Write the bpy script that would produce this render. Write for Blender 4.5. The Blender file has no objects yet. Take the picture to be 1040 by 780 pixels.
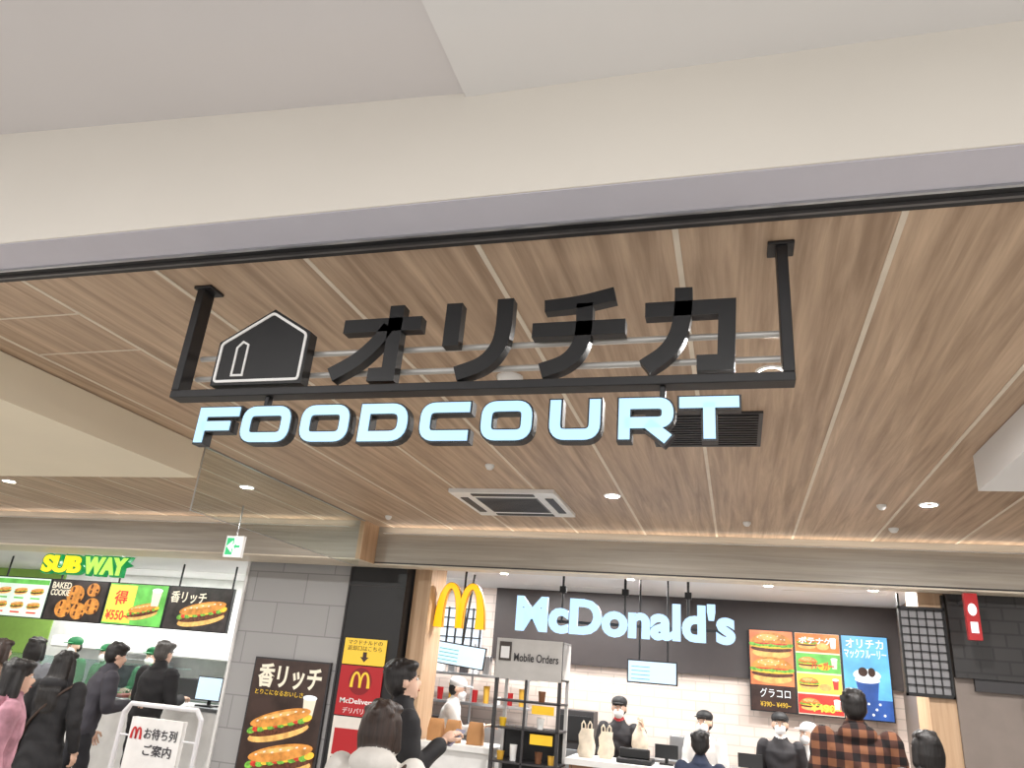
import bpy, bmesh, math, random
import numpy as np
from mathutils import Vector, Matrix
random.seed(7)
scene=bpy.context.scene
try:
    scene.view_settings.view_transform='Standard'
except Exception: pass

# ------------------------------------------------------------------ materials
def lin(c):
    o=[]
    for v in c[:3]:
        v=v/255.0
        o.append(v/12.92 if v<=.04045 else ((v+.055)/1.055)**2.4)
    return (o[0],o[1],o[2],1.0)
_m={}
def M(name,col,rough=.5,metal=0.0,var=.06,scale=9.0,emit=0.0,bump=0.0,stretch=(1,1,1)):
    if name in _m: return _m[name]
    m=bpy.data.materials.new(name); m.use_nodes=True; nt=m.node_tree; b=nt.nodes['Principled BSDF']
    c=lin(col)
    tc=nt.nodes.new('ShaderNodeTexCoord'); mp=nt.nodes.new('ShaderNodeMapping'); mp.inputs['Scale'].default_value=stretch
    nz=nt.nodes.new('ShaderNodeTexNoise'); nz.inputs['Scale'].default_value=scale; nz.inputs['Detail'].default_value=4
    nt.links.new(tc.outputs['Object'],mp.inputs['Vector']); nt.links.new(mp.outputs['Vector'],nz.inputs['Vector'])
    cr=nt.nodes.new('ShaderNodeValToRGB')
    cr.color_ramp.elements[0].position=.3; cr.color_ramp.elements[1].position=.7
    cr.color_ramp.elements[0].color=tuple(v*(1-var) for v in c[:3])+(1,)
    cr.color_ramp.elements[1].color=tuple(min(1,v*(1+var)) for v in c[:3])+(1,)
    nt.links.new(nz.outputs['Fac'],cr.inputs['Fac']); nt.links.new(cr.outputs['Color'],b.inputs['Base Color'])
    b.inputs['Roughness'].default_value=rough; b.inputs['Metallic'].default_value=metal
    if emit>0:
        nt.links.new(cr.outputs['Color'],b.inputs['Emission Color']); b.inputs['Emission Strength'].default_value=emit
    if bump>0:
        bp=nt.nodes.new('ShaderNodeBump'); bp.inputs['Strength'].default_value=bump; bp.inputs['Distance'].default_value=.01
        nt.links.new(nz.outputs['Fac'],bp.inputs['Height']); nt.links.new(bp.outputs['Normal'],b.inputs['Normal'])
    _m[name]=m; return m
def E(name,col,s=1.0,var=0.0,scale=30):
    if name in _m: return _m[name]
    m=bpy.data.materials.new(name); m.use_nodes=True; nt=m.node_tree; b=nt.nodes['Principled BSDF']
    c=lin(col); b.inputs['Base Color'].default_value=(c[0]*.3,c[1]*.3,c[2]*.3,1); b.inputs['Roughness'].default_value=.35
    b.inputs['Emission Color'].default_value=c; b.inputs['Emission Strength'].default_value=s
    if var>0:
        tc=nt.nodes.new('ShaderNodeTexCoord'); nz=nt.nodes.new('ShaderNodeTexNoise'); nz.inputs['Scale'].default_value=scale; nz.inputs['Detail'].default_value=5
        nt.links.new(tc.outputs['Object'],nz.inputs['Vector']); cr=nt.nodes.new('ShaderNodeValToRGB')
        cr.color_ramp.elements[0].position=.35; cr.color_ramp.elements[1].position=.65
        cr.color_ramp.elements[0].color=tuple(v*(1-var) for v in c[:3])+(1,)
        cr.color_ramp.elements[1].color=tuple(min(1,v*(1+var)+.02*var) for v in c[:3])+(1,)
        nt.links.new(nz.outputs['Fac'],cr.inputs['Fac']); nt.links.new(cr.outputs['Color'],b.inputs['Emission Color'])
    _m[name]=m; return m
def wood(name,dark,light,sx,sy,sz,panel=None,rough=.5):
    if name in _m: return _m[name]
    m=bpy.data.materials.new(name); m.use_nodes=True; nt=m.node_tree; b=nt.nodes['Principled BSDF']; L=nt.links.new
    tc=nt.nodes.new('ShaderNodeTexCoord'); mp=nt.nodes.new('ShaderNodeMapping'); mp.inputs['Scale'].default_value=(sx,sy,sz)
    L(tc.outputs['Object'],mp.inputs['Vector'])
    n1=nt.nodes.new('ShaderNodeTexNoise'); n1.inputs['Scale'].default_value=1.0; n1.inputs['Detail'].default_value=7; n1.inputs['Roughness'].default_value=.62; n1.inputs['Distortion'].default_value=.5
    L(mp.outputs['Vector'],n1.inputs['Vector'])
    fac=n1.outputs['Fac']
    if panel:
        sp=nt.nodes.new('ShaderNodeSeparateXYZ'); L(tc.outputs['Object'],sp.inputs['Vector'])
        a=nt.nodes.new('ShaderNodeMath'); a.operation='SUBTRACT'; L(sp.outputs['X'],a.inputs[0]); a.inputs[1].default_value=panel[0]
        d=nt.nodes.new('ShaderNodeMath'); d.operation='DIVIDE'; L(a.outputs[0],d.inputs[0]); d.inputs[1].default_value=panel[1]
        f=nt.nodes.new('ShaderNodeMath'); f.operation='FLOOR'; L(d.outputs[0],f.inputs[0])
        w=nt.nodes.new('ShaderNodeTexWhiteNoise'); w.noise_dimensions='1D'; L(f.outputs[0],w.inputs['W'])
        v=nt.nodes.new('ShaderNodeMath'); v.operation='MULTIPLY_ADD'; L(w.outputs['Value'],v.inputs[0]); v.inputs[1].default_value=.12; 
        s=nt.nodes.new('ShaderNodeMath'); s.operation='SUBTRACT'; L(fac,s.inputs[0]); s.inputs[1].default_value=.06
        L(s.outputs[0],v.inputs[2]); fac=v.outputs[0]
    cr=nt.nodes.new('ShaderNodeValToRGB'); cr.color_ramp.elements[0].position=.3; cr.color_ramp.elements[1].position=.72
    cr.color_ramp.elements[0].color=lin(dark); cr.color_ramp.elements[1].color=lin(light)
    L(fac,cr.inputs['Fac']); L(cr.outputs['Color'],b.inputs['Base Color']); b.inputs['Roughness'].default_value=rough
    _m[name]=m; return m
def tile(name,c1,c2,mortar,w,h,msize=.01,offset=.5,rough=.35):
    m=bpy.data.materials.new(name); m.use_nodes=True; nt=m.node_tree; b=nt.nodes['Principled BSDF']; L=nt.links.new
    tc=nt.nodes.new('ShaderNodeTexCoord'); sp=nt.nodes.new('ShaderNodeSeparateXYZ'); L(tc.outputs['Object'],sp.inputs['Vector'])
    cb=nt.nodes.new('ShaderNodeCombineXYZ'); L(sp.outputs['X'],cb.inputs['X']); L(sp.outputs['Z'],cb.inputs['Y'])
    br=nt.nodes.new('ShaderNodeTexBrick'); L(cb.outputs['Vector'],br.inputs['Vector'])
    br.inputs['Scale'].default_value=1; br.inputs['Brick Width'].default_value=w; br.inputs['Row Height'].default_value=h
    br.inputs['Mortar Size'].default_value=msize; br.offset=offset
    br.inputs['Color1'].default_value=lin(c1); br.inputs['Color2'].default_value=lin(c2); br.inputs['Mortar'].default_value=lin(mortar)
    L(br.outputs['Color'],b.inputs['Base Color']); b.inputs['Roughness'].default_value=rough
    _m[name]=m; return m
def plaid():
    m=bpy.data.materials.new('plaid_flannel'); m.use_nodes=True; nt=m.node_tree; b=nt.nodes['Principled BSDF']; L=nt.links.new
    tc=nt.nodes.new('ShaderNodeTexCoord'); sp=nt.nodes.new('ShaderNodeSeparateXYZ'); L(tc.outputs['Object'],sp.inputs['Vector'])
    outs=[]
    for ax in ('X','Z'):
        a=nt.nodes.new('ShaderNodeMath'); a.operation='MULTIPLY'; a.inputs[1].default_value=10.0; L(sp.outputs[ax],a.inputs[0])
        f=nt.nodes.new('ShaderNodeMath'); f.operation='FRACT'; L(a.outputs[0],f.inputs[0])
        g=nt.nodes.new('ShaderNodeMath'); g.operation='GREATER_THAN'; g.inputs[1].default_value=.5; L(f.outputs[0],g.inputs[0]); outs.append(g.outputs[0])
    ad=nt.nodes.new('ShaderNodeMath'); ad.operation='ADD'; L(outs[0],ad.inputs[0]); L(outs[1],ad.inputs[1])
    hf=nt.nodes.new('ShaderNodeMath'); hf.operation='MULTIPLY'; hf.inputs[1].default_value=.5; L(ad.outputs[0],hf.inputs[0])
    cr=nt.nodes.new('ShaderNodeValToRGB'); cr.color_ramp.interpolation='CONSTANT'
    cr.color_ramp.elements[0].position=0; cr.color_ramp.elements[0].color=lin((134,88,62))
    cr.color_ramp.elements[1].position=.4; cr.color_ramp.elements[1].color=lin((74,46,38))
    e=cr.color_ramp.elements.new(.8); e.color=lin((26,20,22))
    L(hf.outputs[0],cr.inputs['Fac']); L(cr.outputs['Color'],b.inputs['Base Color']); b.inputs['Roughness'].default_value=.9
    return m
def glass(name,col=(235,245,245),fac=.12):
    m=bpy.data.materials.new(name); m.use_nodes=True; nt=m.node_tree; nt.nodes.clear(); L=nt.links.new
    o=nt.nodes.new('ShaderNodeOutputMaterial'); t=nt.nodes.new('ShaderNodeBsdfTransparent'); g=nt.nodes.new('ShaderNodeBsdfGlossy')
    t.inputs['Color'].default_value=lin(col); g.inputs['Roughness'].default_value=.03
    mx=nt.nodes.new('ShaderNodeMixShader'); mx.inputs['Fac'].default_value=fac
    L(t.outputs[0],mx.inputs[1]); L(g.outputs[0],mx.inputs[2]); L(mx.outputs[0],o.inputs['Surface']); return m

WHITE=M('white_paint',(222,221,221),.7,var=.015,scale=2)
WHITE_SHADE=M('white_paint_shaded',(212,209,210),.7,var=.015,scale=2)  # darker white: shade painted into the left ceiling slope so its crease shows
CREAM=M('warm_white_paint',(226,221,212),.7,var=.015,scale=2)
CREAMW=M('cream_paint',(232,222,200),.7,var=.02,scale=2)
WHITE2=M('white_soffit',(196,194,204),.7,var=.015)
BLACKM=M('black_satin_letter',(13,13,15),.42,var=.02)
BLACK=M('black_matte',(22,22,24),.5)
FRAME=M('black_powdercoat',(24,23,25),.45,bump=.05)
STEEL=M('brushed_steel',(190,192,195),.3,metal=.9)
DGREY=M('dark_grey',(52,50,52),.5)
LWHITE=M('laminate_white',(225,224,222),.35)
PAPERW=M('paper_white',(240,240,238),.8)
CEILW=wood('ceiling_wood',(146,122,100),(204,178,152),20,.9,1,panel=(.47,.61),rough=.5)
BEAMW=wood('beam_wood',(148,142,132),(178,171,160),.9,1,26,rough=.5)
SEAM=M('seam_trim',(214,203,186),.5)
PWOOD=wood('pillar_wood',(176,142,110),(205,174,142),26,26,1.2,rough=.5)
TILEP=tile('pink_tile',(226,210,200),(220,204,194),(200,186,176),.30,.10,.006)
TILEG=tile('grey_panel_wall',(164,163,163),(156,155,155),(134,133,133),.6,.3,.006,offset=.5,rough=.5)
TILEB=tile('black_tile',(42,40,40),(50,47,46),(30,28,28),.2,.1,.008)
TAUPE=M('taupe_wall',(128,117,110),.6,var=.05)
FLOORM=tile('floor_tile',(204,200,194),(198,194,188),(168,164,158),.6,.6,.006,offset=0,rough=.3)
GLASS=glass('clear_glass',(248,252,251),.04); GLASSB=glass('counter_glass',(225,240,240),.18)
YEL=E('arch_yellow',(255,192,24),1.15); SIGNW=E('sign_face_white',(184,220,250),1.2); SIGNB=E('sign_face_blue',(178,220,248),1.15)
GREEN=M('green_wall',(150,190,90),.6)

# ------------------------------------------------------------------ mesh builder
class B:
    def __init__(s): s.v=[]; s.f=[]; s.mi=[]; s.mats=[]; s.sm=[]
    def m(s,mat):
        if mat not in s.mats: s.mats.append(mat)
        return s.mats.index(mat)
    def add(s,vs,fs,mat,smooth=False):
        o=len(s.v); k=s.m(mat); s.v+= [tuple(v) for v in vs]
        for f in fs: s.f.append(tuple(i+o for i in f)); s.mi.append(k); s.sm.append(smooth)
    def box(s,x0,x1,y0,y1,z0,z1,mat,M_=None):
        vs=[Vector((x,y,z)) for z in (z0,z1) for y in (y0,y1) for x in (x0,x1)]
        if M_ is not None: vs=[M_@v for v in vs]
        s.add(vs,[(0,2,3,1),(4,5,7,6),(0,1,5,4),(2,6,7,3),(0,4,6,2),(1,3,7,5)],mat)
    def cyl(s,p0,p1,r,mat,n=16,r1=None):
        p0=Vector(p0);p1=Vector(p1); r1=r if r1 is None else r1
        d=(p1-p0).normalized(); u=d.orthogonal().normalized(); w=d.cross(u)
        vs=[];fs=[]
        for c,rr in((p0,r),(p1,r1)):
            for i in range(n):
                a=2*math.pi*i/n; vs.append(c+u*math.cos(a)*rr+w*math.sin(a)*rr)
        for i in range(n):
            j=(i+1)%n; fs.append((i,j,n+j,n+i))
        s.add(vs,fs,mat,True); s.add(vs,[tuple(reversed(range(n))),tuple(range(n,2*n))],mat)
    def tube(s,pts,r,mat,n=12):
        for a,b in zip(pts[:-1],pts[1:]): s.cyl(a,b,r,mat,n)
        for p in pts[1:-1]: s.ell(p,(r,r,r),mat,8,6)
    def ell(s,c,r,mat,n=16,m=10,R=None):
        c=Vector(c); vs=[];fs=[]
        for j in range(m+1):
            ph=math.pi*j/m
            for i in range(n):
                a=2*math.pi*i/n; q=Vector((r[0]*math.sin(ph)*math.cos(a),r[1]*math.sin(ph)*math.sin(a),-r[2]*math.cos(ph)))
                if R is not None: q=R@q
                vs.append(c+q)
        for j in range(m):
            for i in range(n):
                k=(i+1)%n; fs.append((j*n+i,j*n+k,(j+1)*n+k,(j+1)*n+i))
        s.add(vs,fs,mat,True)
    def loft(s,rings,mat,n=16,sq=1.0):
        vs=[];fs=[]
        for (cx,cy,cz,rx,ry) in rings:
            for i in range(n):
                a=2*math.pi*i/n; ca,sa=math.cos(a),math.sin(a)
                vs.append((cx+rx*math.copysign(abs(ca)**sq,ca),cy+ry*math.copysign(abs(sa)**sq,sa),cz))
        for j in range(len(rings)-1):
            for i in range(n):
                k=(i+1)%n; fs.append((j*n+i,j*n+k,(j+1)*n+k,(j+1)*n+i))
        s.add(vs,fs,mat,True); t=len(rings)-1
        s.add(vs,[tuple(reversed(range(n))),tuple(t*n+i for i in range(n))],mat)
    def poly(s,pts,y,mat):            # flat polygon in a plane facing -Y
        s.add([(p[0],y,p[1]) for p in pts],[tuple(range(len(pts)))],mat)
    def rect(s,x0,x1,z0,z1,y,mat): s.poly([(x0,z0),(x1,z0),(x1,z1),(x0,z1)],y,mat)
    def disc(s,cx,cz,rx,rz,y,mat,n=24,a0=0,a1=360):
        full=(a1-a0)>=360; k=n if full else n+1
        s.poly([(cx+rx*math.cos(math.radians(a0+(a1-a0)*i/n)),cz+rz*math.sin(math.radians(a0+(a1-a0)*i/n))) for i in range(k)],y,mat)
    def prism(s,pts,y0,y1,mat):
        n=len(pts); vs=[(p[0],y0,p[1]) for p in pts]+[(p[0],y1,p[1]) for p in pts]
        fs=[tuple(range(n)),tuple(reversed(range(n,2*n)))]+[(i,n+i,n+(i+1)%n,(i+1)%n) for i in range(n)]
        s.add(vs,fs,mat)
    def strip(s,pts,w,y0,y1,mat,closed=False,ext=0):
        pts=[Vector((p[0],p[1])) for p in pts]; n=len(pts)
        ws=w if isinstance(w,(list,tuple)) else [w]*n
        if ext and not closed:
            pts[0]=pts[0]+(pts[0]-pts[1]).normalized()*ext; pts[-1]=pts[-1]+(pts[-1]-pts[-2]).normalized()*ext
        A=[];C=[]
        for i in range(n):
            t1=(pts[i]-pts[i-1]) if (i>0 or closed) else None
            t2=(pts[(i+1)%n]-pts[i]) if (i<n-1 or closed) else None
            t1=t1 or t2; t2=t2 or t1; t1=t1.normalized(); t2=t2.normalized()
            n1=Vector((-t1.y,t1.x)); n2=Vector((-t2.y,t2.x)); nn=(n1+n2).normalized(); k=ws[i]/2/max(.5,nn.dot(n1))
            A.append(pts[i]+nn*k); C.append(pts[i]-nn*k)
        vs=[(p.x,y0,p.y) for p in A]+[(p.x,y0,p.y) for p in C]+[(p.x,y1,p.y) for p in A]+[(p.x,y1,p.y) for p in C]
        fs=[]
        for i in range(n if closed else n-1):
            j=(i+1)%n
            fs+=[(i,n+i,n+j,j),(2*n+i,2*n+j,3*n+j,3*n+i),(i,j,2*n+j,2*n+i),(n+i,3*n+i,3*n+j,n+j)]
        if not closed: fs+=[(0,2*n,3*n,n),(n-1,2*n-1,4*n-1,3*n-1)]
        s.add(vs,fs,mat)
    def obj(s,name,parent=None,bevel=0,loc=None,rot=None):
        me=bpy.data.meshes.new(name); me.from_pydata(s.v,[],s.f)
        for m in s.mats: me.materials.append(m)
        me.polygons.foreach_set('material_index',s.mi); me.polygons.foreach_set('use_smooth',s.sm); me.update()
        o=bpy.data.objects.new(name,me); scene.collection.objects.link(o)
        if parent: o.parent=parent
        if loc: o.location=loc
        if rot: o.rotation_euler=rot
        if bevel:
            b=o.modifiers.new('bevel','BEVEL'); b.width=bevel; b.segments=2; b.limit_method='ANGLE'
        return o
def text(parent,s,x0,x1,z0,z1,y,mat,ext=.001,bold=0.0,name='lettering'):
    cu=bpy.data.curves.new(name,'FONT'); cu.body=s; cu.extrude=ext; cu.offset=bold; cu.size=1; cu.fill_mode='BOTH'
    cu.resolution_u=4
    o=bpy.data.objects.new(name,cu); scene.collection.objects.link(o)
    cu.materials.append(mat); bpy.context.view_layer.update()
    bb=o.bound_box; xs=[p[0] for p in bb]; ys=[p[1] for p in bb]
    w=max(xs)-min(xs); h=max(ys)-min(ys)
    if w<1e-5 or h<1e-5: bpy.data.objects.remove(o); return None
    sx=(x1-x0)/w; sz=(z1-z0)/h
    o.scale=(sx,sz,1); o.rotation_euler=(math.pi/2,0,0)
    o.location=(x0-min(xs)*sx,y,z0-min(ys)*sz)
    if parent: o.parent=parent
    return o
def rpath(pts,r,closed=False,seg=6):
    out=[]; n=len(pts); rs=r if isinstance(r,(list,tuple)) else [r]*n
    for i,p in enumerate(pts):
        p=Vector(p)
        if (not closed and i in(0,n-1)) or rs[i]<=0: out.append(p); continue
        A=Vector(pts[i-1])-p; C=Vector(pts[(i+1)%n])-p
        rr=min(rs[i],.48*A.length,.48*C.length)
        a=A.normalized(); b=C.normalized(); q0=p+a*rr; q1=p+b*rr
        for k in range(seg+1):
            t=k/seg; out.append(q0*(1-t)**2+p*2*t*(1-t)+q1*t*t)
    return out
def smooth_path(pts,seg=6):      # Catmull-Rom through the points
    P=[Vector(p) for p in pts]; P=[P[0]*2-P[1]]+P+[P[-1]*2-P[-2]]; out=[]
    for i in range(1,len(P)-2):
        for k in range(seg):
            t=k/seg; a,b,c,d=P[i-1],P[i],P[i+1],P[i+2]
            out.append(.5*((2*b)+(c-a)*t+(2*a-5*b+4*c-d)*t*t+(3*b-a-3*c+d)*t**3))
    out.append(P[-2]); return out

# ------------------------------------------------------------------ camera (metres, floor z=0)
cam=bpy.data.cameras.new('camera'); co=bpy.data.objects.new('camera',cam); scene.collection.objects.link(co)
cam.sensor_fit='HORIZONTAL'; cam.sensor_width=36; cam.lens=26.0; cam.clip_start=.05; cam.clip_end=100
R=Matrix(((.9590,.0280,.2819),(.2717,-.3733,-.8871),(.0801,.9277,-.3646)))
co.rotation_mode='QUATERNION'; co.rotation_quaternion=R.to_quaternion().normalized(); co.location=(0,0,1.6)
scene.camera=co

# ------------------------------------------------------------------ shell
CZ=2.85
b=B(); b.box(-12,6,-5,10,-.1,0,FLOORM); b.obj('floor')
b=B(); b.add([(-.745,-5,3.22),(6,-5,3.22),(6,1.75,3.22),(-.745,1.75,3.22)],[(0,3,2,1)],WHITE)
b.add([(-.745,-5,3.235),(-.745,1.75,3.235),(-12,1.75,3.92),(-12,-5,3.92)],[(0,1,2,3)],WHITE_SHADE)
b.add([(-.745,-5,3.22),(-.745,1.75,3.22),(-.745,1.75,3.235),(-.745,-5,3.235)],[(0,1,2,3)],WHITE); b.obj('ceiling')
SK=(0,0,.0105)
b=B(); b.box(-12,6,1.64,1.79,CZ,4.0,CREAM)
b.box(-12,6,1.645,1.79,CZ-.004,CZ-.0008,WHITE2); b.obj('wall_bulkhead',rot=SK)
b=B(); b.box(-12,6,1.79,1.80,CZ-.012,CZ+.1,STEEL); b.box(-12,6,1.80,1.838,CZ-.002,CZ+.1,BLACK); b.box(-12,6,1.838,1.848,CZ-.012,CZ+.1,M('track_metal',(110,108,108),.35,metal=.6)); b.box(-12,6,1.848,1.872,CZ-.008,CZ+.1,BLACK)
b.obj('trim_1',rot=SK)
b=B(); b.box(-12,6,1.80,6.8,CZ,CZ+.1,CEILW)
for k in range(-20,9):
    x=.47+.61*k
    if -12<x<6: b.box(x-.009,x+.009,1.876+.0105*x,6.8,CZ-.003,CZ+.002,SEAM)
b.box(-3.19,-2.58,2.125,2.133,CZ-.003,CZ+.002,SEAM); b.box(-3.19,-2.58,2.485,2.493,CZ-.003,CZ+.002,SEAM)
b.obj('ceiling_wood_panelling')
b=B(); b.box(-12,-3.35,1.93,3.95,2.63,CZ-.004,CREAMW); b.obj('ceiling_bulkhead_west')
b=B(); b.box(1.2,6,1.95,4.19,2.66,CZ-.004,WHITE); b.obj('ceiling_bulkhead_east')
b=B(); b.box(-3.35,6,6.64,6.84,2.5,2.95,BEAMW); b.box(-3.35,6,6.642,6.84,2.485,2.5,SEAM); b.box(-3.35,6,6.636,6.64,2.5,2.512,DGREY); b.obj('beam',bevel=.004)
b=B(); b.box(-12,-3.35,6.34,6.84,2.5,2.95,BEAMW); b.box(-12,-3.35,6.342,6.84,2.485,2.5,SEAM); b.box(-3.40,-3.345,6.335,6.64,2.49,2.85,PWOOD); b.obj('beam_west',bevel=.004)
b=B(); b.box(-12,6,6.84,10,2.58,2.7,WHITE); b.obj('ceiling_shop')
b=B(); b.box(-12,-4.9,9.8,9.9,0,2.58,M('shop_back_white',(232,233,230),.5)); b.box(-12,-10.35,9.78,9.8,0,2.58,GREEN); b.obj('wall_sandwich_shop')
b=B(); b.box(-12.1,-12,1.8,10,0,2.95,M('wall_west_white',(222,222,218),.6)); b.obj('wall_west')
b=B(); b.box(6,6.1,1.8,10,0,2.95,TAUPE); b.obj('wall_east')
b=B(); b.box(-4.9,-3.7,6.9,9.9,0,2.58,TILEG); b.box(-4.93,-4.9,6.88,9.9,0,2.58,LWHITE); b.obj('wall_partition')
b=B(); b.box(-3.7,1.62,9.0,9.1,0,2.58,TILEP)
b.box(-2.8,1.62,8.93,9.0,1.77,2.58,M('charcoal_fascia',(60,54,54),.5)); b.obj('wall_north')
b=B(); b.box(1.62,6,6.92,9.9,0,2.58,TAUPE); b.obj('wall_shopfront')
b=B(); b.box(1.62,6,6.86,6.919,1.86,2.5,TILEB); b.box(1.75,6,6.88,6.919,1.77,1.86,DGREY); b.obj('trim_2')
b=B(); b.box(2.15,3.05,6.87,6.917,0,1.72,M('door_brown',(96,85,80),.4)); b.box(2.10,2.15,6.85,6.917,0,1.76,DGREY); b.box(3.05,3.1,6.85,6.917,0,1.76,DGREY); b.box(2.1,3.1,6.85,6.917,1.72,1.76,DGREY)
b.cyl((2.25,6.84,.95),(2.25,6.84,1.15),.012,STEEL); b.obj('door_1')
b=B(); b.box(1.43,1.62,6.95,7.4,0,2.58,PWOOD); b.obj('pillar_wooden')
b=B(); b.box(-3.7,-3.08,6.85,7.35,0,2.58,BLACK); b.box(-3.69,-3.678,6.84,6.85,0,2.5,DGREY); b.box(-3.7,-3.08,6.845,6.85,2.30,2.31,DGREY); b.obj('pillar_black',bevel=.004)
b=B(); b.box(-3.06,-2.88,7.0,7.4,0,2.58,PWOOD); b.obj('pillar_timber')

b=B()
for y0,y1 in((3.97,5.15),(5.165,6.32)): b.box(-3.354,-3.346,y0,y1,2.42,CZ-.004,GLASS)
b.box(-3.36,-3.34,3.96,6.32,CZ-.010,CZ-.002,STEEL); b.box(-3.354,-3.346,3.96,6.32,2.416,2.42,STEEL); b.box(-3.354,-3.346,3.96,3.966,2.42,CZ,STEEL)
b.obj('glass_smoke_curtain')

# ------------------------------------------------------------------ lights
def downlight(x,y,z,p,col=(1,.93,.84),d=.09,name='recessed_downlight'):
    b=B(); n=28; vs=[];fs=[]
    for i in range(n):
        a=2*math.pi*i/n
        for r,zz in((d/2,.0),(d/2,-.006),(d/2+.014,-.006),(d/2+.018,.0)):
            vs.append((r*math.cos(a),r*math.sin(a),zz))
    for i in range(n):
        j=(i+1)%n
        for q in range(3): fs.append((i*4+q,i*4+q+1,j*4+q+1,j*4+q))
    b.add(vs,fs,LWHITE,True); o=b.obj(name,loc=(x,y,z))
    l=bpy.data.lights.new('lamp','AREA'); l.shape='DISK'; l.size=d; l.energy=p; l.color=col
    lo=bpy.data.objects.new('lamp',l); scene.collection.objects.link(lo); lo.parent=o; lo.location=(0,0,-.003)
def strip_light(x,y,z,sx,sy,p,col=(1,.985,.96),rot=(0,0,0),name='linear_light'):
    b=B(); b.box(-sx/2-.01,sx/2+.01,-sy/2-.01,sy/2+.01,.001,.004,LWHITE); o=b.obj(name,loc=(x,y,z),rot=rot)
    l=bpy.data.lights.new('lamp','AREA'); l.shape='RECTANGLE'; l.size=sx; l.size_y=sy; l.energy=p; l.color=col
    lo=bpy.data.objects.new('lamp',l); scene.collection.objects.link(lo); lo.parent=o; lo.location=(0,0,-.001)
NW=(1,.975,.94)
for x,y,z in((-.826,5.19,CZ),(1.224,5.31,CZ),(.166,2.98,CZ),(-3.79,5.07,CZ),(-6.2,4.97,CZ),(-8.4,5.0,CZ),(3.3,5.3,CZ),(-4.9,3.1,2.63),(-7.5,3.1,2.63),(2.4,3.0,2.66)):
    downlight(x,y,z,46,NW)
for x,y in((-6,-1.5),(-3,-1.5),(0,-1.5),(3,-1.5),(-4.5,-3.5),(0,-3.5),(3.5,-3.5)):  # unseen corridor lamps behind the camera, added to brighten ceiling and bulkhead
    downlight(x,y,3.22 if x>-.7 else 3.235+(-.745-x)*.0609,95,(1,.985,.975),.16)
for x in(-2.3,-1.0,.3,1.2): downlight(x,7.55,2.58,28,NW,.08)
strip_light(.9,7.85,2.575,.9,.05,24); strip_light(-1.6,8.4,2.575,1.4,.05,30); strip_light(-3.2,8.2,2.575,.7,.08,26)
for x in(-9.5,-8,-6.6,-5.5): strip_light(x,8.9,2.575,1.0,.08,32)
for x in(-8.6,-7.2,-5.8): strip_light(x,7.3,2.575,.9,.06,20)
strip_light(1.0,6.58,2.78,8.5,.02,7,(1,.9,.78),(math.pi,0,0),'cove_light'); strip_light(-7.5,6.28,2.78,8,.02,5,(1,.9,.78),(math.pi,0,0),'cove_light')
w=bpy.data.worlds.new('world'); scene.world=w; w.use_nodes=True
w.node_tree.nodes['Background'].inputs[0].default_value=(1,.985,.98,1); w.node_tree.nodes['Background'].inputs[1].default_value=.9

# ------------------------------------------------------------------ ceiling fittings
b=B(); b.box(-2.02,-1.22,5.03,5.83,CZ-.03,CZ,LWHITE); b.box(-1.86,-1.38,5.19,5.67,CZ-.034,CZ-.03,M('cassette_grille',(120,122,124),.5))
for i in range(12): b.box(-1.85,-1.39,5.21+i*.038,5.225+i*.038,CZ-.038,CZ-.034,DGREY)
for a in((-1.86,-1.38,5.07,5.13),(-1.86,-1.38,5.73,5.79),(-1.98,-1.92,5.19,5.67),(-1.32,-1.26,5.19,5.67)): b.box(*a,CZ-.036,CZ-.03,DGREY)
b.obj('ceiling_air_conditioner',bevel=.004)
b=B(); b.box(-.40,.15,3.46,3.99,CZ-.012,CZ,DGREY)
for i in range(13): b.box(-.38,.13,3.48+i*.038,3.497+i*.038,CZ-.02,CZ-.012,BLACK)
b.obj('ceiling_vent_grille')
for x,y,r in((-2.62,3.05,.035),(-.95,2.95,.06),(.95,5.35,.03),(1.15,6.1,.035),(-1.5,4.4,.03),(-3.0,6.1,.03),(.1,6.0,.03)):
    b=B(); b.loft([(x,y,CZ,r,r),(x,y,CZ-.012,r,r),(x,y,CZ-.03,r*.6,r*.6),(x,y,CZ-.034,r*.2,r*.2)],LWHITE); b.obj('smoke_detector')
EXG=E('exit_green',(60,190,120),1.0); EXW=E('exit_white',(235,250,240),1.0)
b=B(); b.box(-4.42,-4.24,5.78,5.82,2.38,2.57,LWHITE); b.rect(-4.41,-4.25,2.39,2.56,5.777,EXW)
b.rect(-4.405,-4.33,2.40,2.55,5.776,EXG)
b.poly([(-4.40,2.475),(-4.34,2.53),(-4.34,2.495),(-4.27,2.495),(-4.27,2.455),(-4.34,2.455),(-4.34,2.42)],5.775,EXW)
b.poly([(-4.325,2.475),(-4.30,2.50),(-4.30,2.485),(-4.26,2.485),(-4.26,2.465),(-4.30,2.465),(-4.30,2.45)],5.774,EXG)
b.cyl((-4.33,5.8,2.57),(-4.33,5.8,CZ),.008,STEEL); b.obj('exit_sign')

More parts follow.
